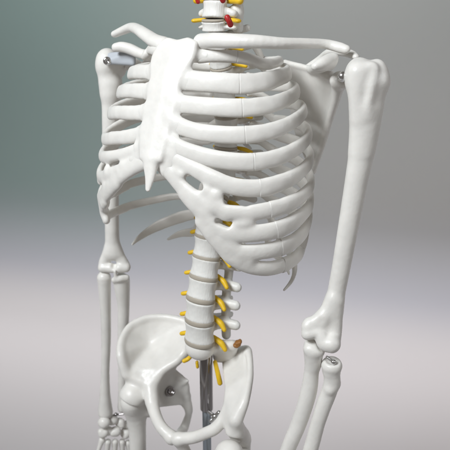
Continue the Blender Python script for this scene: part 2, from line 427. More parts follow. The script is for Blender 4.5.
# floating ribs
def floating(i, side, pts, far, hmax):
    q = unwrap([hit(*p, far=far) for p in pts], side); q.append((side * math.radians(158), zT(i) - .008))
    Q = np.array(q); Q[:, 1] *= 6; Q = smooth_path(Q, 70); Q[:, 1] /= 6
    P = np.array([surf(a, z) for a, z in Q]); N = np.array([snorm(a, z) for a, z in Q])
    zt = zT(i); P = np.r_[P, [T(side * .030, spine_s(zt) - .020, zt)]]; N = np.r_[N, [-Ax]]
    s = arc(P); S = s[-1]; hh = prof(s, [(0, .0014), (S * .12, hmax * .55), (S * .3, hmax * .9), (S * .5, hmax), (S, .005)]); ht = prof(s, [(0, .0012), (S * .3, .0032), (S, .004)])
    P, N, hh, ht = refine_ends(P, N, hh, ht, .002)
    sweep('rib', P, N, hh, ht, BONE, SK, cap0=.002, cap1=.002, p=2.2)
floating(11, -1, [(132, 245), (146, 233), (165, 223), (185, 216), (202, 211)], True, .0088)
floating(12, -1, [(167, 240), (180, 234), (197, 230)], True, .0074)
q11 = [hit(132, 245, far=True), hit(146, 233, far=True), hit(165, 223, far=True), hit(185, 216, far=True)]
def floating_m(i, q, hmax):
    q = [((-a if a < 0 else 2 * math.pi - a), z) for a, z in q]; q.append((math.radians(158), zT(i) - .008))
    Q = np.array(q); Q[:, 1] *= 6; Q = smooth_path(Q, 70); Q[:, 1] /= 6
    P = np.array([surf(a, z) for a, z in Q]); N = np.array([snorm(a, z) for a, z in Q])
    s = arc(P); S = s[-1]; hh = prof(s, [(0, .0014), (S * .12, hmax * .55), (S * .3, hmax * .9), (S * .5, hmax), (S, .005)]); ht = prof(s, [(0, .0012), (S * .3, .0032), (S, .004)])
    sweep('rib', P, N, hh, ht, BONE, SK, cap0=.002, cap1=.002, p=2.2)
floating_m(11, q11, .007); floating_m(12, [hit(167, 240, far=True), hit(180, 234, far=True), hit(197, 230, far=True)], .0055)

# ------------------------------------------------------------------ sternum
def mid(u, v, off=0): return onl(u, v, 0)
def sternum():
    c = [(176, 44), (172, 60), (166.5, 80), (163, 98), (158, 118), (153.5, 138), (151, 155)]
    hw_l = [(161, 45), (154, 58), (153.5, 72), (151, 90), (147, 112), (143, 134), (142, 158)]
    hw_r = [(196, 44), (192, 60), (181, 76), (177, 95), (172, 116), (167, 136), (161, 160)]
    C = []
    def pl(u, v):  # the breast plate's own plane
        # plane through T(0,.069,-.0376) and T(0,.116,-.155), containing the lateral axis
        p0 = T(0, .067, -.0376); p1 = T(0, .115, -.155); n = np.cross(Lx, p1 - p0); d = ray(u, v); return d * ((p0 @ n) / (d @ n))
    A = smooth_path([pl(*p) for p in hw_l], 22); B = smooth_path([pl(*p) for p in hw_r], 22)
    f = Field(list(A) + list(B) + [pl(149, 200)], .02, .0012)
    p0 = T(0, .067, -.0376); p1 = T(0, .115, -.155); n = np.cross(Lx, p1 - p0); n /= np.linalg.norm(n); n = n if n[1] < 0 else -n
    M = [a * .5 + b * .5 + n * .0010 for a, b in zip(A, B)]
    f.begin()
    for i in range(len(A) - 1):
        for X in (A, B):
            r = .0036
            f.tri(X[i], X[i + 1], M[i], r, r, .0052, k=0); f.tri(M[i], M[i + 1], X[i + 1], .0052, .0052, r, k=0)
    f.tri(A[0], M[0], pl(168, 40.5), .004, .005, .004, k=0); f.tri(B[0], M[0], pl(188, 40.5), .004, .005, .004, k=0)
    f.end(.004, n=3)
    for P_, N_, a_, b_ in STUBS:
        f.begin()
        for i in range(0, len(P_) - 1): f.cap(P_[i], P_[i + 1], a_, a_, 0, N_[i], a_ / b_)
        f.end(.007, n=1)
    x = [pl(151, 158), pl(150.7, 166), pl(150.2, 176), pl(148, 189)]
    f.chain(x, [.0115, .0100, .0074, .0040], k=.004, flat=n, ratio=1.9)
    f.blur(1); solid('sternum', f, BONE, SK)
sternum()

# ------------------------------------------------------------------ clavicles
fl = Field([at(196, 40, .70), at(352, 50, .66)], .02, .0012)
cl = [at(201, 41.5, .705), at(215, 40.5, .692), at(232, 41, .68), (at(255, 41.5, .672)), at(280, 43.3, .675), at(305, 43.5, .69), at(328, 44.5, .70), at(346, 49.5, .69)]
cp = smooth_path(cl, 26); cr = np.interp(np.linspace(0, 1, 26), [0, .1, .3, .6, .85, .97, 1], [.0092, .0090, .0082, .0064, .0056, .0060, .0052])
fl.chain(cp, cr, k=.003, flat=Ax + Zx * .9, ratio=1.12); fl.blur(1); solid('clavicle', fl, BONE, SK)
fl = Field([at(168, 42, .74), at(112, 24, .84)], .02, .0012)
cl = [at(163, 44, .742), at(155, 41, .755), at(146, 35, .775), at(138, 29.5, .80), at(131, 27.5, .825), at(123, 30.5, .84), at(115, 34, .85)]
cp = smooth_path(cl, 24); cr = np.interp(np.linspace(0, 1, 24), [0, .2, .5, .8, 1], [.0105, .0092, .0078, .0072, .0058])
fl.chain(cp, cr, k=.003, flat=Zx + Ax * .3, ratio=1.25); fl.blur(1); solid('clavicle', fl, BONE, SK)

# ------------------------------------------------------------------ shoulder blades
def scapula(mir):
    def g(u, v, Y):
        p = at(u, v, Y)
        if mir: l, s, z = inv(p); p = T(-l, s, z)
        return p
    pts = [g(270, 50, .80), g(360, 50, .68), g(320, 185, .80), g(280, 60, .83)]
    f = Field(pts, .03, .0014)
    sup = g(285, 62, .80); supn = g(312, 69, .745); med1 = g(288, 85, .815); med2 = g(296, 130, .81); inf = g(313, 171, .785)
    lat1 = g(322, 146, .755); lat2 = g(330, 118, .735); lat3 = g(336, 98, .715); gl = g(339, 82, .70); gl0 = g(331, 76, .715)
    cen = g(310, 100, .775)
    r = .0027
    f.begin()
    for a, b, c in ((sup, supn, med1), (supn, cen, med1), (med1, cen, med2), (med2, cen, inf), (cen, lat1, inf), (cen, lat2, lat1), (cen, lat3, lat2), (supn, cen, gl0), (cen, gl0, lat3)):
        f.tri(a, b, c, r, k=0)
    f.end(.005, n=3)
    f.chain([inf, lat1, lat2, lat3, gl], [.0035, .0036, .0042, .0052, .0085], k=.005)
    f.chain([sup, supn, gl0], [.0022, .0024, .006], k=.004)
    f.chain([sup, med1, med2, inf], [.0022] * 3 + [.004], k=.003)
    f.ell(g(341, 80, .695), (.0125, .0125, .010), k=.006)
    f.ell(g(346, 77, .679), (.0085, .0085, .010), k=.002, op=-1)
    if mir:
        f.chain([at(146, 55, .825), at(139, 53, .835), at(130, 49, .845), at(122, 47, .85), at(116, 47.5, .852)], [.0060, .0068, .0074, .0072, .0062], k=.005)
        f.chain([med1, g(300, 72, .80), g(318, 60, .785), at(146, 55, .83)], [.003, .0035, .0045, .005], k=.005)
        f.blur(1); return solid('scapula', f, BONE, SK)
    # coracoid process
    f.chain([supn, g(322, 66, .70), g(330, 61, .675), g(322, 64, .660), g(316, 66.5, .655)], [.005, .0072, .0084, .0070, .0042], k=.005)
    f.tri(g(334, 57.5, .672), g(330, 66, .672), g(314, 66.5, .658), .0050, .0050, .0035, k=.003)
    # spine and acromion
    f.chain([med1, g(300, 72, .80), g(318, 60, .785), g(330, 52, .755), g(343, 52, .725), g(352, 54.5, .705), g(356, 57, .69)], [.003, .0035, .0045, .0055, .0060, .0055, .0040], k=.005, flat=Zx, ratio=1.2)
    f.tri(g(325, 56, .78), g(318, 72, .755), g(300, 76, .80), .002, k=.005)
    f.blur(1); return solid('scapula', f, BONE, SK)
scapula(False)
scapula(True)

# ------------------------------------------------------------------ left arm
def rings(f, rows, k=.006):
    """rows = (u left, u right, v, Y): a chain through the middle of each"""
    P = []; R = []
    for a, b, v, Y in rows:
        P.append(at((a + b) / 2, v, Y)); d = ray((a + b) / 2, v); R.append((b - a) / 2 / FP * (Y / d[1]) * .985)
    f.chain(P, R, k=k); return P, R
f = Field([at(300, 55, .66), at(392, 60, .66), at(330, 360, .64), at(300, 340, .66)], .03, .0014)
rings(f, [(352, 381, 110, .66), (350, 377, 140, .66), (345, 368, 180, .66), (339, 360, 220, .66), (333, 352, 260, .66), (327.5, 345.5, 292, .66), (324, 343, 308, .66)])
f.ell(at(359, 74, .665), (.0150, .0205, .0175), k=.008)
f.ell(at(376, 77, .665), (.0125, .0165, .0190), k=.008)
f.chain([at(371, 70, .650), at(368, 92, .645), at(366, 115, .648)], [.0085, .0070, .0055], k=.006)
f.chain([at(357, 72, .652), at(357.5, 95, .652), at(358, 118, .654)], [.0092, .0082, .0060], k=.008)
f.chain([at(375, 84, .66), at(370, 105, .66), at(362, 150, .66)], [.0145, .0130, .0085], k=.01)
f.chain([at(360, 84, .66), at(363, 110, .66), at(361, 150, .66)], [.0135, .0125, .0085], k=.01)
f.chain([at(374, 66, .640), at(367, 84, .637), at(364, 100, .6385), at(362, 118, .633)], [.0012, .0028, .0024, .0006], k=.007, op=-1)
# lower end
f.begin(); f.tri(at(334, 296, .655), at(322, 318, .651), at(330, 330, .651), .0062, k=0); f.end(.006, n=4)
f.chain([at(333, 300, .655), at(322, 322, .650), at(309, 328, .648)], [.0085, .0082, .0060], k=.007)
f.chain([at(308, 322, .65), at(306, 334, .645)], [.0045, .0052], k=.004)
f.chain([at(336, 302, .655), at(334, 330, .650), at(331, 341, .645)], [.0085, .0098, .0118], k=.006)
f.chain([at(307, 326, .648), at(322, 316, .650)], [.0060, .0070], k=.007)
f.tri(at(307, 334, .646), at(322, 336, .646), at(318, 322, .650), .0050, k=.006)
f.chain([at(308, 335, .642), at(318, 333, .642), at(325, 343, .638), at(331.5, 344, .636)], [.0058, .0062, .0100, .0112], k=.004)
f.chain([at(311, 346, .634), at(315, 338, .632), at(321, 333, .634)], [.0022, .0020, .0014], k=.002, op=-1)
f.ell(at(322, 330, .652), (.0135, .009, .0125), k=.006)
f.ell(at(321, 324, .634), (.005, .006, .005), k=.006, op=-1)
f.blur(1); hum = solid('humerus', f, BONE, SK)
f = Field([at(300, 340, .65), at(340, 345, .65), at(250, 520, .62)], .03, .0014)
rings(f, [(303.5, 322, 346, .652), (304, 323, 352, .652), (305.5, 321.5, 360, .651), (304, 319, 372, .650), (300.5, 317.5, 390, .648), (292, 308, 420, .645), (281, 296, 448, .642), (268, 282, 485, .638), (262, 274, 510, .635)], k=.004)
f.chain([at(308.5, 349, .645), at(319, 352, .642), at(317, 346, .660)], [.0060, .0062, .008], k=.005)
f.cap(at(313, 352, .648), at(313, 364, .650), .0105, .0092, k=.005)
f.ell(at(326, 344, .640), (.0115, .0115, .0115), k=.002, op=-1)
f.blur(1); solid('ulna', f, BONE, SK)
f = Field([at(318, 358, .63), at(345, 365, .65), at(270, 520, .62)], .03, .0014)
rings(f, [(324.5, 340.5, 379, .640), (321, 337, 392, .640), (317, 333, 402, .640), (311, 325.5, 422, .638), (303, 318, 450, .635), (291, 305, 488, .63), (284, 299, 512, .628)], k=.004)
c = at(331.5, 369, .641); f.cap(c + Zx * .0040, c - Zx * .002, .0132, .0112, k=.004); f.cap(c, at(331.5, 380, .640), .0098, .0082, k=.004)
f.ell(c + Zx * .017 + np.array([0, -.002, 0]), (.0105, .0105, .0075), k=.003, op=-1)
f.cap(at(330, 390, .633), at(336, 384, .640), .005, .005, k=.006)
f.blur(1); rad = solid('radius', f, BONE, SK)

# ------------------------------------------------------------------ right arm
f = Field([at(95, 48, .88), at(135, 60, .88), at(118, 275, .86), at(97, 270, .88)], .03, .0015)
rings(f, [(101.5, 122, 85, .885), (102, 119, 120, .885), (103, 119, 170, .885), (104.5, 119, 210, .88), (105.2, 119.5, 240, .878), (104.5, 122, 252, .877)])
f.ell(at(107.5, 61.5, .884), (.0165, .017, .0185), k=.006); f.ell(at(116, 66, .90), (.016, .018, .019), k=.008)
f.cap(at(107, 70, .885), at(111, 92, .885), .0145, .0145, k=.01)
f.chain([at(110, 248, .877), at(104, 262, .876), at(102, 267, .874)], [.0085, .0085, .0062], k=.006)
f.chain([at(115, 248, .877), at(123, 262, .874), at(126, 266, .872)], [.0085, .0085, .0070], k=.006)
f.chain([at(102.5, 268, .870), at(110, 268, .870), at(118, 268, .868), at(126, 268, .868)], [.0072, .0078, .0085, .0072], k=.003)
f.ell(at(113.5, 266, .862), (.0042, .012, .0056), k=.003, op=-1)
f.blur(1); humR = solid('humerus', f, BONE, SK)
f = Field([at(96, 275, .87), at(113, 275, .87), at(106, 420, .87)], .03, .0014)
rings(f, [(97.5, 111, 281, .872), (98.5, 111, 292, .872), (100.5, 111, 315, .872), (101.2, 111, 340, .872), (101, 109.5, 372, .87), (99.5, 110.5, 395, .868), (98, 113, 412, .866)], k=.004)
c = at(104.2, 279.5, .872); f.cap(c + Zx * .003, c, .0112, .0100, k=.003)
f.blur(1); solid('radius', f, BONE, SK)
f = Field([at(110, 262, .87), at(131, 275, .87), at(122, 415, .87)], .03, .0014)
rings(f, [(113, 130, 281, .875), (115, 130, 292, .876), (117.5, 129.5, 305, .878), (117.5, 128.5, 335, .88), (118, 127.5, 370, .88), (118, 126.5, 398, .88), (117.5, 127, 408, .88)], k=.004)
f.chain([at(114.5, 280, .866), at(119, 279, .862), at(126, 278, .868)], [.005, .0055, .006], k=.004)
f.chain([at(116, 278, .861), at(115, 271, .859)], [.0032, .0026], k=.003)
f.ell(at(122, 268, .872), (.010, .010, .0105), k=.002, op=-1)
f.blur(1); solid('ulna', f, BONE, SK)
# right hand
for (u, v, Y, r) in [(104, 423, .862, .0084), (112, 421.5, .868, .0074), (119.5, 423, .875, .0068), (126, 425, .88, .0056), (102, 432.5, .857, .0070), (109, 432, .861, .0064), (116.5, 432.5, .868, .0078), (124.5, 433.5, .875, .0074)]:
    f = Field([at(u, v, Y)], .018, .0011); c = at(u + random.uniform(-1.2, 1.2), v + random.uniform(-1.5, 1.5), Y - random.uniform(0, .008)); r *= 1.32; f.ell(c, (r * 1.0, r * .8, r * .9), k=0)
    for _ in range(3): f.ell(c + np.array([random.uniform(-.5, .5), random.uniform(-.3, .3), random.uniform(-.5, .5)]) * r, (r * .62,) * 3, k=.002)
    f.blur(1); solid('carpal_bone', f, BONE, SK)
for (a, b) in [((102, 440, .855), (93, 466, .84)), ((108, 442, .857), (104, 490, .85)), ((115, 442, .862), (115, 494, .855)), ((122, 442, .868), (125, 492, .862)), ((128, 443, .873), (135, 486, .870))]:
    A_, B_ = at(*a), at(*b); D = B_ - A_
    f = Field([A_, B_], .016, .0012); f.chain([A_, A_ + D * .2, A_ + D * .5, A_ + D * .85, B_], [.0058, .0042, .0034, .0046, .0056], k=.002); f.blur(1)
    solid('metacarpal', f, BONE, SK)

# ------------------------------------------------------------------ spine
ROT = Matrix.Rotation(-PHI, 4, 'Z')
def vertebra_mesh(kind):
    W, D, Hh = {'lumbar': (.0222, .0165, .0135), 'thoracic': (.0165, .0145, .0098), 'cervical': (.0170, .0105, .0088)}[kind]
    f = Field([(-.05, -.03, -.03), (.05, .07, .025)], .004, .0013)
    # body: waisted column (local x = left, y = backward)
    X, Y, Z = f.block(f.lo, f.hi)[1]
    rr = np.sqrt((X / W) ** 2 + (Y / D) ** 2 + 1e-9); q = rr * (1 + .14 * (1 - np.minimum((Z / Hh) ** 2, 1.1)))
    d = np.maximum((q - 1) * (W + D) / 2, np.abs(Z) - Hh); f.F = np.minimum(f.F, d.astype(np.float32) + 0 * f.F)
    f.F = f.F.astype(np.float32)
    if kind == 'lumbar':
        for s in (-1, 1):
            f.cap((s * .012, .012, .004), (s * .016, .030, .003), .0055, .006, k=.004)
            f.cap((s * .014, .026, .006), (s * .035, .031, .006), .0078, .0070, k=.004, flat=(0, 1, 0), ratio=1.25)
            f.cap((s * .017, .034, .010), (s * .017, .036, -.018), .0068, .0062, k=.004)
            f.cap((s * .016, .034, .002), (0, .046, .0), .005, .005, k=.004)
        f.cap((0, .046, 0), (0, .070, -.006), .004, .0045, k=.004, flat=(1, 0, 0), ratio=1.3)
    elif kind == 'thoracic':
        for s in (-1, 1):
            f.cap((s * .009, .010, .003), (s * .012, .024, .003), .0042, .0046, k=.004)
            f.cap((s * .012, .024, .003), (s * .030, .036, .005), .0045, .0048, k=.004)
            f.cap((s * .012, .026, .0), (0, .034, -.004), .0042, .0042, k=.004)
        f.cap((0, .034, -.002), (0, .058, -.020), .0036, .0034, k=.004)
    else:
        for s in (-1, 1):
            f.cap((s * .012, .004, 0), (s * .025, .008, -.003), .0045, .0042, k=.003)
            f.cap((s * .012, .012, .0), (s * .021, .020, .0), .005, .0075, k=.004)
            f.cap((s * .021, .020, .006), (s * .021, .022, -.008), .0070, .0066, k=.004)
            f.cap((s * .018, .022, .0), (0, .032, -.002), .0042, .0042, k=.004)
            f.cap((s * .013, .0, Hh - .002), (s * .013, .004, Hh + .002), .003, .002, k=.003)
        f.cap((0, .032, -.002), (0, .052, -.012), .0036, .0034, k=.004)
    f.blur(1); V, Fc = f.mesh(); me = bpy.data.meshes.new('vertebra'); me.from_pydata(V.tolist(), [], Fc.tolist()); me.materials.append(VERT)
    me.polygons.foreach_set('use_smooth', [True] * len(me.polygons)); return me
def disc_mesh(W, D, h):
    seg = 48; V = []; prof_ = [(-h, .90), (-h * .8, .97), (-h * .3, 1.0), (h * .3, 1.0), (h * .8, .97), (h, .90)]
    for z, r in prof_:
        for j in range(seg): a = 2 * math.pi * j / seg; V.append((W * r * math.cos(a), D * r * math.sin(a), z))
    F = [[i * seg + j, i * seg + (j + 1) % seg, (i + 1) * seg + (j + 1) % seg, (i + 1) * seg + j] for i in range(len(prof_) - 1) for j in range(seg)]
    F += [list(range(seg))[::-1], [(len(prof_) - 1) * seg + j for j in range(seg)]]
    me = bpy.data.meshes.new('intervertebral_disc'); me.from_pydata(V, [], F); me.materials.append(DISC)
    me.polygons.foreach_set('use_smooth', [True] * len(me.polygons)); return me
def nerve_mesh(pts, rs):
    f = Field(pts, .012, .0010); P = smooth_path(pts, 10); f.chain(P, np.interp(np.linspace(0, 1, 10), np.linspace(0, 1, len(rs)), rs), k=.001); f.blur(1)
    V, Fc = f.mesh(); me = bpy.data.meshes.new('spinal_nerve'); me.from_pydata(V.tolist(), [], Fc.tolist()); me.materials.append(NERVE)
    me.polygons.foreach_set('use_smooth', [True] * len(me.polygons)); return me
VM = {k: vertebra_mesh(k) for k in ('lumbar', 'thoracic', 'cervical')}
DM = {'lumbar': disc_mesh(.0217, .0163, .0042), 'thoracic': disc_mesh(.0162, .0142, .0022), 'cervical': disc_mesh(.0158, .0100, .0026)}
NM = {('lumbar', 1): nerve_mesh([(.014, .012, .004), (.025, .014, -.002), (.032, .013, -.009)], [.0036, .0042, .0030]),
      ('lumbar', -1): nerve_mesh([(-.016, .010, .003), (-.026, .006, .0), (-.0335, .004, -.003)], [.0030, .0034, .0032]),
      ('thoracic', 1): nerve_mesh([(.010, .012, .0), (.020, .014, -.001), (.030, .016, -.004)], [.0028, .0034, .0026]),
      ('thoracic', -1): nerve_mesh([(-.010, .012, .0), (-.020, .014, -.001), (-.030, .016, -.004)], [.0028, .0034, .0026]),
      ('cervical', 1): nerve_mesh([(.012, .010, .0), (.024, .008, .0), (.033, .006, -.001)], [.0034, .0042, .0042]),
      ('cervical', -1): nerve_mesh([(-.012, .010, .0), (-.021, .004, .0), (-.029, .0, -.001)], [.0032, .0038, .0042])}
def child(name, me, parent, mw):
    o = bpy.data.objects.new(name, me); sc.collection.objects.link(o); o.parent = parent
    o.matrix_parent_inverse = Matrix.Identity(4); o.matrix_basis = parent['_mw_inv_ref'] @ mw if False else PW_[parent.name].inverted() @ mw
    PW_[o.name] = mw; return o
PW_ = {SK.name: SK.matrix_world.copy()}
def vert(kind, p, tilt, scale, disc=True, dz=0, nerves=(1, -1)):
    mw = Matrix.Translation(Vector(p) + Vector((0, 0, H))) @ ROT @ Matrix.Rotation(tilt, 4, 'X') @ Matrix.Diagonal((*scale, 1))
    v = child('vertebra', VM[kind], SK, mw)
    b = mw @ Matrix.Translation((0, 0, dz))
    if disc: child('intervertebral_disc', DM[kind], v, b)
    for s in nerves: child('spinal_nerve', NM[(kind, s)], v, b)
    return v
# lumbar column and the last chest vertebra, from the discs seen in the photograph
DV = [(209.5, 214.5), (208.5, 235.5), (206.5, 256.5), (203.5, 277), (200.5, 298.5), (199.5, 320), (199.5, 340.5)]
Dp = [onl(u, v - 0, 0) for u, v in DV]
for i in range(6):
    a, b = Dp[i], Dp[i + 1]; c = (a + b) / 2; d = inv(a) - inv(b); hgt = np.linalg.norm(d)
    tilt = math.atan2(d[1], d[2])
    k = .95 + .028 * i
    vert('lumbar', c, tilt, (k, k, hgt / .0312), True, -.0156)
zt1 = -.030; top = inv(Dp[0])
ztab = np.linspace(zt1, top[2], 12)
sp = lambda z: float(np.interp(z, [top[2], -.22, -.15, -.08, -.03, 0], [top[1], -.026, -.032, -.022, -.004, 0]))
for i in range(11):
    a, b = T(0, sp(ztab[i]), ztab[i]), T(0, sp(ztab[i + 1]), ztab[i + 1]); c = (a + b) / 2; d = inv(a) - inv(b); hgt = np.linalg.norm(d)
    k = .92 + .018 * i; vert('thoracic', c, math.atan2(d[1], d[2]), (k, k, hgt / .0238), True, -.0119)
Ds = [onl(213, 20.5, 0), onl(215, -1, 0), onl(217, -22, 0)]
a = inv(T(0, sp(zt1), zt1)); prev = T(0, sp(zt1), zt1)
for i, q in enumerate(Ds):
    c = (prev + q) / 2; d = inv(q) - inv(prev); hgt = np.linalg.norm(d)
    vert('cervical', c, math.atan2(d[1], d[2]), (1.0, 1.0, hgt / .0225), True, .0113); prev = q
def tube(name, pts, r, m, parent, n=40, seg=12):
    P = smooth_path(pts, n); N = np.tile(np.array([.3, -1, .2]), (n, 1)); return sweep(name, P, N, np.full(n, r), np.full(n, r), m, parent, seg, r, r, 2)
tube('vertebral_artery', [at(219, -12, .735), at(221, -4, .735), at(224, 3, .738)], .0032, RED, SK)
tube('vertebral_artery', [at(226, 15, .738), at(228.5, 20, .736), at(231.5, 27, .74)], .0034, RED, SK)
tube('vertebral_artery', [at(200, -12, .775), at(197, -2, .775), at(199, 4, .775)], .0026, RED, SK)

# ------------------------------------------------------------------ sacrum and hips
S0 = Dp[6]; S0i = inv(S0)
f = Field([S0, T(.06, S0i[1], S0i[2]), T(-.06, S0i[1], S0i[2]), T(0, -.09, -.58)], .03, .0014)
f.cap(S0 - Zx * .010, S0 - Zx * .013 - Ax * .004, .0185, .0165, k=.006); 
for s in (-1, 1): f.cap(S0 - Zx * .011 + Lx * s * .006, S0 - Zx * .014 + Lx * s * .004 - Ax * .006, .0155, .014, k=.006)
l0, s0, z0 = S0i
top_l = lambda s: T(s * .036, s0 - .032, z0 - .011)
for s in (-1, 1):
    f.tri(T(0, s0 - .010, z0 - .012), top_l(s), T(s * .020, s0 - .045, z0 - .04), .008, .008, .008, k=.006)
    f.tri(T(0, s0 - .040, z0 - .03), T(s * .030, s0 - .055, z0 - .045), T(0, s0 - .095, z0 - .075), .007, .007, .006, k=.006)
    f.tri(T(s * .030, s0 - .055, z0 - .045), T(0, s0 - .095, z0 - .075), T(s * .014, s0 - .105, z0 - .085), .006, .005, .004, k=.006)
f.chain([at(219, 356, .765), at(229, 356, .765), at(239, 354, .760)], [.0095, .0095, .0065], k=.006)
f.blur(1); solid('sacrum', f, BONE, SK)
mk_n = lambda pts, rs: nerve_mesh(pts, rs)
def wnerve(pts, rs):
    f = Field(pts, .012, .0010); P = smooth_path(pts, 10); f.chain(P, np.interp(np.linspace(0, 1, 10), np.linspace(0, 1, len(rs)), rs), k=.001); f.blur(1)
    return solid('spinal_nerve', f, NERVE, SK)
wnerve([at(215, 362, .742), at(217.5, 372, .737), at(220, 383, .733)], [.0032, .0036, .0038])
wnerve([at(192, 355, .76), at(188, 359, .76), at(184, 361, .758)], [.0030, .0034, .0032])
wnerve([at(197, 362, .765), at(197.5, 367, .765)], [.0026, .0026])
f = Field([at(237, 344, .765)], .03, .001)
for (u, v) in ((235, 345), (237, 342.5), (240, 341.5), (237, 345.5), (239, 344)): f.ell(at(u, v, .742), (.0031, .006, .0028), k=.001)
f.blur(1); solid('nerve_cord', f, AMBER, SK)

def hip_right():
    q = dict(a=(185, 352, .80, .0065), b=(189, 324, .835, .0045), c=(167, 317, .85, .0045), d=(146, 318, .85, .0045), e=(130, 326, .838, .0048), f=(121.5, 340, .815, .0048), g=(120.5, 355, .79, .0065), h=(126, 374, .782, .0075),
             i=(137, 388, .790, .014), j=(150, 344, .838, .0042), m=(143, 371, .789, .008), k1=(177, 361, .79, .006), k2=(163, 370, .784, .0062), k3=(151, 386, .775, .0100), k4=(152, 401, .757, .0100), k5=(155.5, 415, .735, .0088), k6=(162, 428, .712, .0086), k7=(172, 437.5, .70, .0090),
             n1=(172, 371, .805, .005), n2=(186, 381.5, .806, .0026), qd=(168, 392, .805, .0055), s1=(187, 396, .815, .005), s2=(189, 411, .818, .0058), s3=(184, 428, .82, .0085), s4=(178, 436, .79, .006), o1=(160, 404, .785, .006), o2=(182, 402, .815, .0055))
    P = {k: at(*x[:3]) for k, x in q.items()}; R = {k: x[3] for k, x in q.items()}
    f = Field(list(P.values()), .025, .0014)
    f.begin()
    for t in ('b c j', 'c d j', 'd e j', 'e f j', 'f g j', 'g h j', 'h m j', 'm k2 j', 'h i m', 'm k3 k2', 'i k3 m', 'k2 k1 j', 'k1 a j', 'a b j', 'k2 n1 k1', 'k2 k3 qd', 'k2 qd n1', 'n1 qd n2', 'qd n2 s1', 'k3 i qd', 'qd o1 k3', 'k3 k4 o1', 'qd s1 o2', 'qd o1 o2', 's1 o2 s2', 'h i k3'):
        x = t.split(); f.tri(*[P[k] for k in x], *[R[k] * (.8 if k in 'abcdefgh' else 1) for k in x], k=0)
    f.end(.006, n=9)
    for ch in ('a b c d e f g h', 'k3 k4 k5 k6 k7', 's1 s2 s3 s4 k7', 'a k1 k2 k3', 'n1 n2 s1'):
        x = ch.split(); pp = smooth_path([P[k] for k in x], 4 * len(x)); rr = np.interp(np.linspace(0, 1, 4 * len(x)), np.linspace(0, 1, len(x)), [R[k] for k in x]); f.chain(pp, rr, k=.005)
    f.cap(at(181, 383, .808), at(191, 380, .800), .0045, .0012, k=.004)
    f.ell(at(133, 396, .775), (.021, .021, .021), k=.006)
    f.ell(at(130, 403, .772), (.0178, .0178, .0178), k=.003, op=-1)
    f.ell(P['k7'] - Zx * .003, (.009, .006, .008), k=.004)
    f.blur(2); return solid('hip_bone', f, BONE, SK)
hipR = hip_right()
def hip_left():
    q = dict(A1=(247.5, 351, .750, .0058), A2=(249.5, 376, .705, .0050), A3=(244.5, 402, .672, .0055), A4=(236, 420, .662, .0085), A5=(227, 391, .700, .0045), A6=(232, 367, .748, .0045), A7=(226, 357, .775, .0075), A8=(226, 411, .685, .0060), A9=(217, 427, .678, .0084), A10=(235, 432, .668, .012),
             B1=(206, 433, .680, .0082), B2=(193, 437.5, .688, .0086), B3=(178, 439, .695, .0090), C1=(244, 440, .72, .010), C2=(236, 480, .74, .010), C3=(200, 470, .71, .006), A0=(243, 350, .775, .0055))
    P = {k: at(*x[:3]) for k, x in q.items()}; R = {k: x[3] for k, x in q.items()}
    f = Field(list(P.values()), .025, .0014)
    f.begin()
    for t in ('A1 A2 A6', 'A1 A6 A7', 'A1 A0 A7', 'A2 A6 A5', 'A2 A3 A5', 'A3 A4 A5', 'A4 A5 A8', 'A4 A8 A10', 'A5 A6 A7', 'A10 A4 C1'):
        x = t.split(); f.tri(*[P[k] for k in x], *[R[k] for k in x], k=0)
    f.end(.006, n=9)
    for ch in ('A8 A9 B1 B2 B3', 'A7 A0 A1 A2 A3 A4', 'A10 C1 C2 C3 B3'):
        x = ch.split(); pp = smooth_path([P[k] for k in x], 4 * len(x)); rr = np.interp(np.linspace(0, 1, 4 * len(x)), np.linspace(0, 1, len(x)), [R[k] for k in x]); f.chain(pp, rr, k=.005)
    f.chain([at(246, 356, .738), at(244.5, 378, .697), at(239, 402, .664), at(232, 420, .652)], [.0012, .0024, .0026, .0014], k=.004, op=-1)
    f.ell(at(231, 452, .655), (.0215, .0215, .0215), k=.003, op=-1)
    f.blur(2); return solid('hip_bone', f, BONE, SK)
hip_left()
# thigh bones
def femur(hc, r, neck, sh, name='femur'):
    P = [hc] + neck + sh; f = Field(P, .04, .0016); f.ell(hc, (r,) * 3, k=.001)
    f.chain([hc] + neck, [.0135] * (len(neck) + 1), k=.008); f.chain(sh, np.interp(np.linspace(0, 1, len(sh)), [0, .12, .3, .9, 1], [.019, .0165, .0128, .0135, .024]), k=.01)
    return f
f = femur(at(132, 402, .776), .0170, [at(134, 408, .782)], [at(135, 406, .785), at(137, 425, .785), at(138, 452, .782), at(139, 520, .78), at(140, 640, .77)])
f.cap(at(150, 410, .785), at(157, 417, .790), .009, .006, k=.010); f.ell(at(127, 396, .80), (.012, .012, .014), k=.006)
f.blur(1); solid('femur', f, BONE, SK)
f = femur(at(229, 455, .655), .0200, [at(240, 470, .68)], [at(243, 462, .70), at(240, 480, .70), at(236, 520, .70), at(230, 620, .69), at(226, 700, .68)])
f.blur(1); solid('femur', f, BONE, SK)

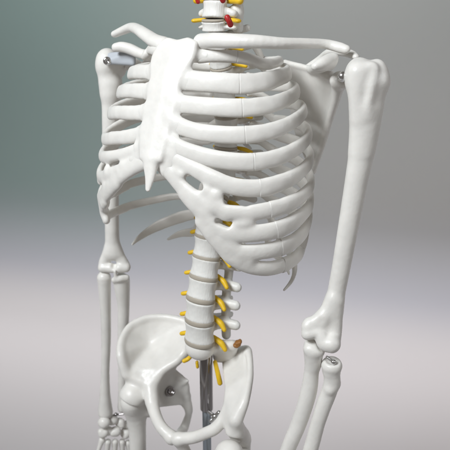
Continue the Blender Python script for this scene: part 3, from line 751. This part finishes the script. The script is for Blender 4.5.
# ------------------------------------------------------------------ fittings
def lathe(name, c, axis, prf, m, parent, seg=32):
    axis = np.array(axis, float); axis /= np.linalg.norm(axis); a = np.cross(axis, [.2, .3, 1.]); a /= np.linalg.norm(a); b = np.cross(axis, a); V = []
    for h, r in prf:
        for j in range(seg): t = 2 * math.pi * j / seg; V.append(c + axis * h + r * (math.cos(t) * a + math.sin(t) * b))
    n = len(prf); F = [[i * seg + j, i * seg + (j + 1) % seg, (i + 1) * seg + (j + 1) % seg, (i + 1) * seg + j] for i in range(n - 1) for j in range(seg)]
    F += [list(range(seg))[::-1], [(n - 1) * seg + j for j in range(seg)]]
    o = mk(name, V, F, m, parent)
    return o
tocam = lambda p: -np.asarray(p) / np.linalg.norm(p)
def screw(u, v, Y, r, parent, m=CHROME, n=None):
    c = at(u, v, Y); n = tocam(c) if n is None else n
    o = lathe('screw', c, n, [(-.012, r * .55), (0, r * .55), (0.0002, r), (.0015, r), (.0026, r * .8), (.003, r * .55), (.0029, r * .35), (.0012, r * .3), (.0011, r * .02)], m, parent); return o
screw(107.3, 61, .8625, .0058, humR); 
# flat blue-grey piece between the right arm and shoulder blade
f = Field([at(108, 61, .87), at(134, 59, .86)], .03, .0012)
f.tri(at(109, 61, .868), at(133, 53, .855), at(133, 63, .855), .0045, .0040, .0040, k=.002); f.tri(at(110, 55, .872), at(133, 53, .855), at(109, 62, .868), .0035, k=.003)
f.blur(1); solid('shoulder_plate', f, PLATE, SK)
f = Field([at(344, 76, .67)], .02, .0008); f.ell(at(342.5, 76.5, .664), (.0058,) * 3, k=0); f.cap(at(344, 76.5, .672), at(352, 77, .672), .003, .003, k=.001); f.blur(1); solid('ball_joint', f, CHROME, SK)
f = Field([at(333, 362, .64)], .02, .0008); c = at(333.5, 362, .634); f.ell(c, (.0034,) * 3, k=0); f.cap(c, at(327, 357, .642), .002, .002, k=.001); f.cap(c, at(334, 369, .640), .002, .002, k=.001); f.blur(1); solid('elbow_pin', f, CHROME, SK)
lathe('screw', at(170, 391.5, .790), tocam(at(170, 391.5, .79)) + np.array([.25, 0, 0]), [(-.008, .0078), (.002, .0078), (.0035, .0070), (.0035, .0050), (.001, .0046), (.001, .0001)], DARK, hipR)
f = Field([at(118, 414, .87)], .03, .0008); f.cap(at(114, 415, .868), at(124, 414, .868), .0018, .0018, k=0); f.ell(at(116, 414.5, .866), (.0034,) * 3, k=.001); solid('wrist_pin', f, DARK, SK)

# ------------------------------------------------------------------ stand
pc = at(206.5, 400, .755)
ST = thing('display_stand', (pc[0], pc[1], 0), 'upright steel pole with dark sleeve and wing bolt that holds the skeleton under its pelvis', 'stand')
bc = np.array([pc[0], pc[1], 0.])
ztop = at(206, 352, .755)[2]; zs = at(206, 409, .755)[2]
lathe('sleeve', bc + Zx * 0, Zx, [(zs, .0070), (zs, .0092), (zs + .001, .0096), (ztop - .001, .0096), (ztop, .0092), (ztop, .005)], DARK, ST, 48)
lathe('pole', bc + Zx * 0, Zx, [(-H + .02, .0066), (-.62, .0066), (zs + .02, .0066)], STEEL, ST, 40)
wb = at(214, 418, .745)
f = Field([wb], .03, .0008)
wb = at(215, 416.5, .735)
f.cap(wb + np.array([-.010, .012, 0]), wb, .0028, .0028, k=0); f.ell(wb, (.0042,) * 3, k=.001)
f.cap(wb, wb + np.array([.006, -.001, .0075]), .0026, .0034, k=.001); f.cap(wb, wb + np.array([-.006, -.002, -.006]), .0026, .0032, k=.001); f.cap(wb, wb + np.array([.006, -.002, -.004]), .002, .0024, k=.001)
solid('wing_bolt', f, CHROME, ST)
hub = np.array([pc[0], pc[1], -H + .05])
f = Field([hub], .04, .002); f.cap(hub + Zx * .02, hub - Zx * .03, .018, .022, k=0); solid('hub', f, DARK, ST)
for k in range(5):
    a = k * 2 * math.pi / 5; e = hub + np.array([math.cos(a) * .28, math.sin(a) * .28, -.028])
    f = Field([hub, e], .03, .003); f.cap(hub - Zx * .005, e, .012, .008, k=.002); f.ell(e - Zx * .006, (.014, .014, .012), k=.002); solid('leg', f, DARK, ST)

# ------------------------------------------------------------------ backdrop: a wall that curves into the floor
def backdrop():
    prof_ = [(-.6, -H)] + [(y, -H) for y in np.linspace(0, 2.4, 8)]
    R = .45; yc = 2.45
    prof_ += [(yc + R * math.sin(t), -H + R - R * math.cos(t)) for t in np.linspace(0, math.pi / 2, 28)]
    prof_ += [(yc + R, z) for z in np.linspace(-H + R + .1, 1.6, 6)]
    xs = np.linspace(-6, 6, 13); V = [(x, y, z) for y, z in prof_ for x in xs]; n = len(xs)
    F = [[i * n + j, i * n + j + 1, (i + 1) * n + j + 1, (i + 1) * n + j] for i in range(len(prof_) - 1) for j in range(n - 1)]
    m = bpy.data.materials.new('backdrop_paint'); m.use_nodes = True; nt = m.node_tree; b = nt.nodes['Principled BSDF']; b.inputs['Roughness'].default_value = .75
    # grey green wall at the left, neutral grey at the right, pale floor
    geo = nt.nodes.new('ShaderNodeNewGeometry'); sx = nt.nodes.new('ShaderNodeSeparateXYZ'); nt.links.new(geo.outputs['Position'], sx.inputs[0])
    def ramp(sock, lo, hi, c0, c1):
        mr = nt.nodes.new('ShaderNodeMapRange'); mr.interpolation_type = 'SMOOTHSTEP'; mr.inputs['From Min'].default_value = lo; mr.inputs['From Max'].default_value = hi; nt.links.new(sock, mr.inputs[0])
        mx = nt.nodes.new('ShaderNodeMix'); mx.data_type = 'RGBA'; nt.links.new(mr.outputs[0], mx.inputs[0])
        for k, c in ((6, c0), (7, c1)):
            if isinstance(c, tuple): mx.inputs[k].default_value = (*c, 1)
            else: nt.links.new(c, mx.inputs[k])
        return mx.outputs[2]
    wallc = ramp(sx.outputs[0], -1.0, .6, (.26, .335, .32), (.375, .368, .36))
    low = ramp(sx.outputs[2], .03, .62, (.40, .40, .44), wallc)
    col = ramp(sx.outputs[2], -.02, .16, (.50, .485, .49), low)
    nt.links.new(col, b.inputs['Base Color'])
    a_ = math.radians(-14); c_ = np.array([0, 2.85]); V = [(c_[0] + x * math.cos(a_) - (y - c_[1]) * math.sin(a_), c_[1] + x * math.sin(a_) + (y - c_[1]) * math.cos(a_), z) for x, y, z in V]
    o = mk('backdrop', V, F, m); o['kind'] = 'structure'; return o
backdrop()
for o in bpy.data.objects:
    if '_w' in o: del o['_w']
print('tris', sum(len(o.data.polygons) for o in bpy.data.objects if o.type == 'MESH'))
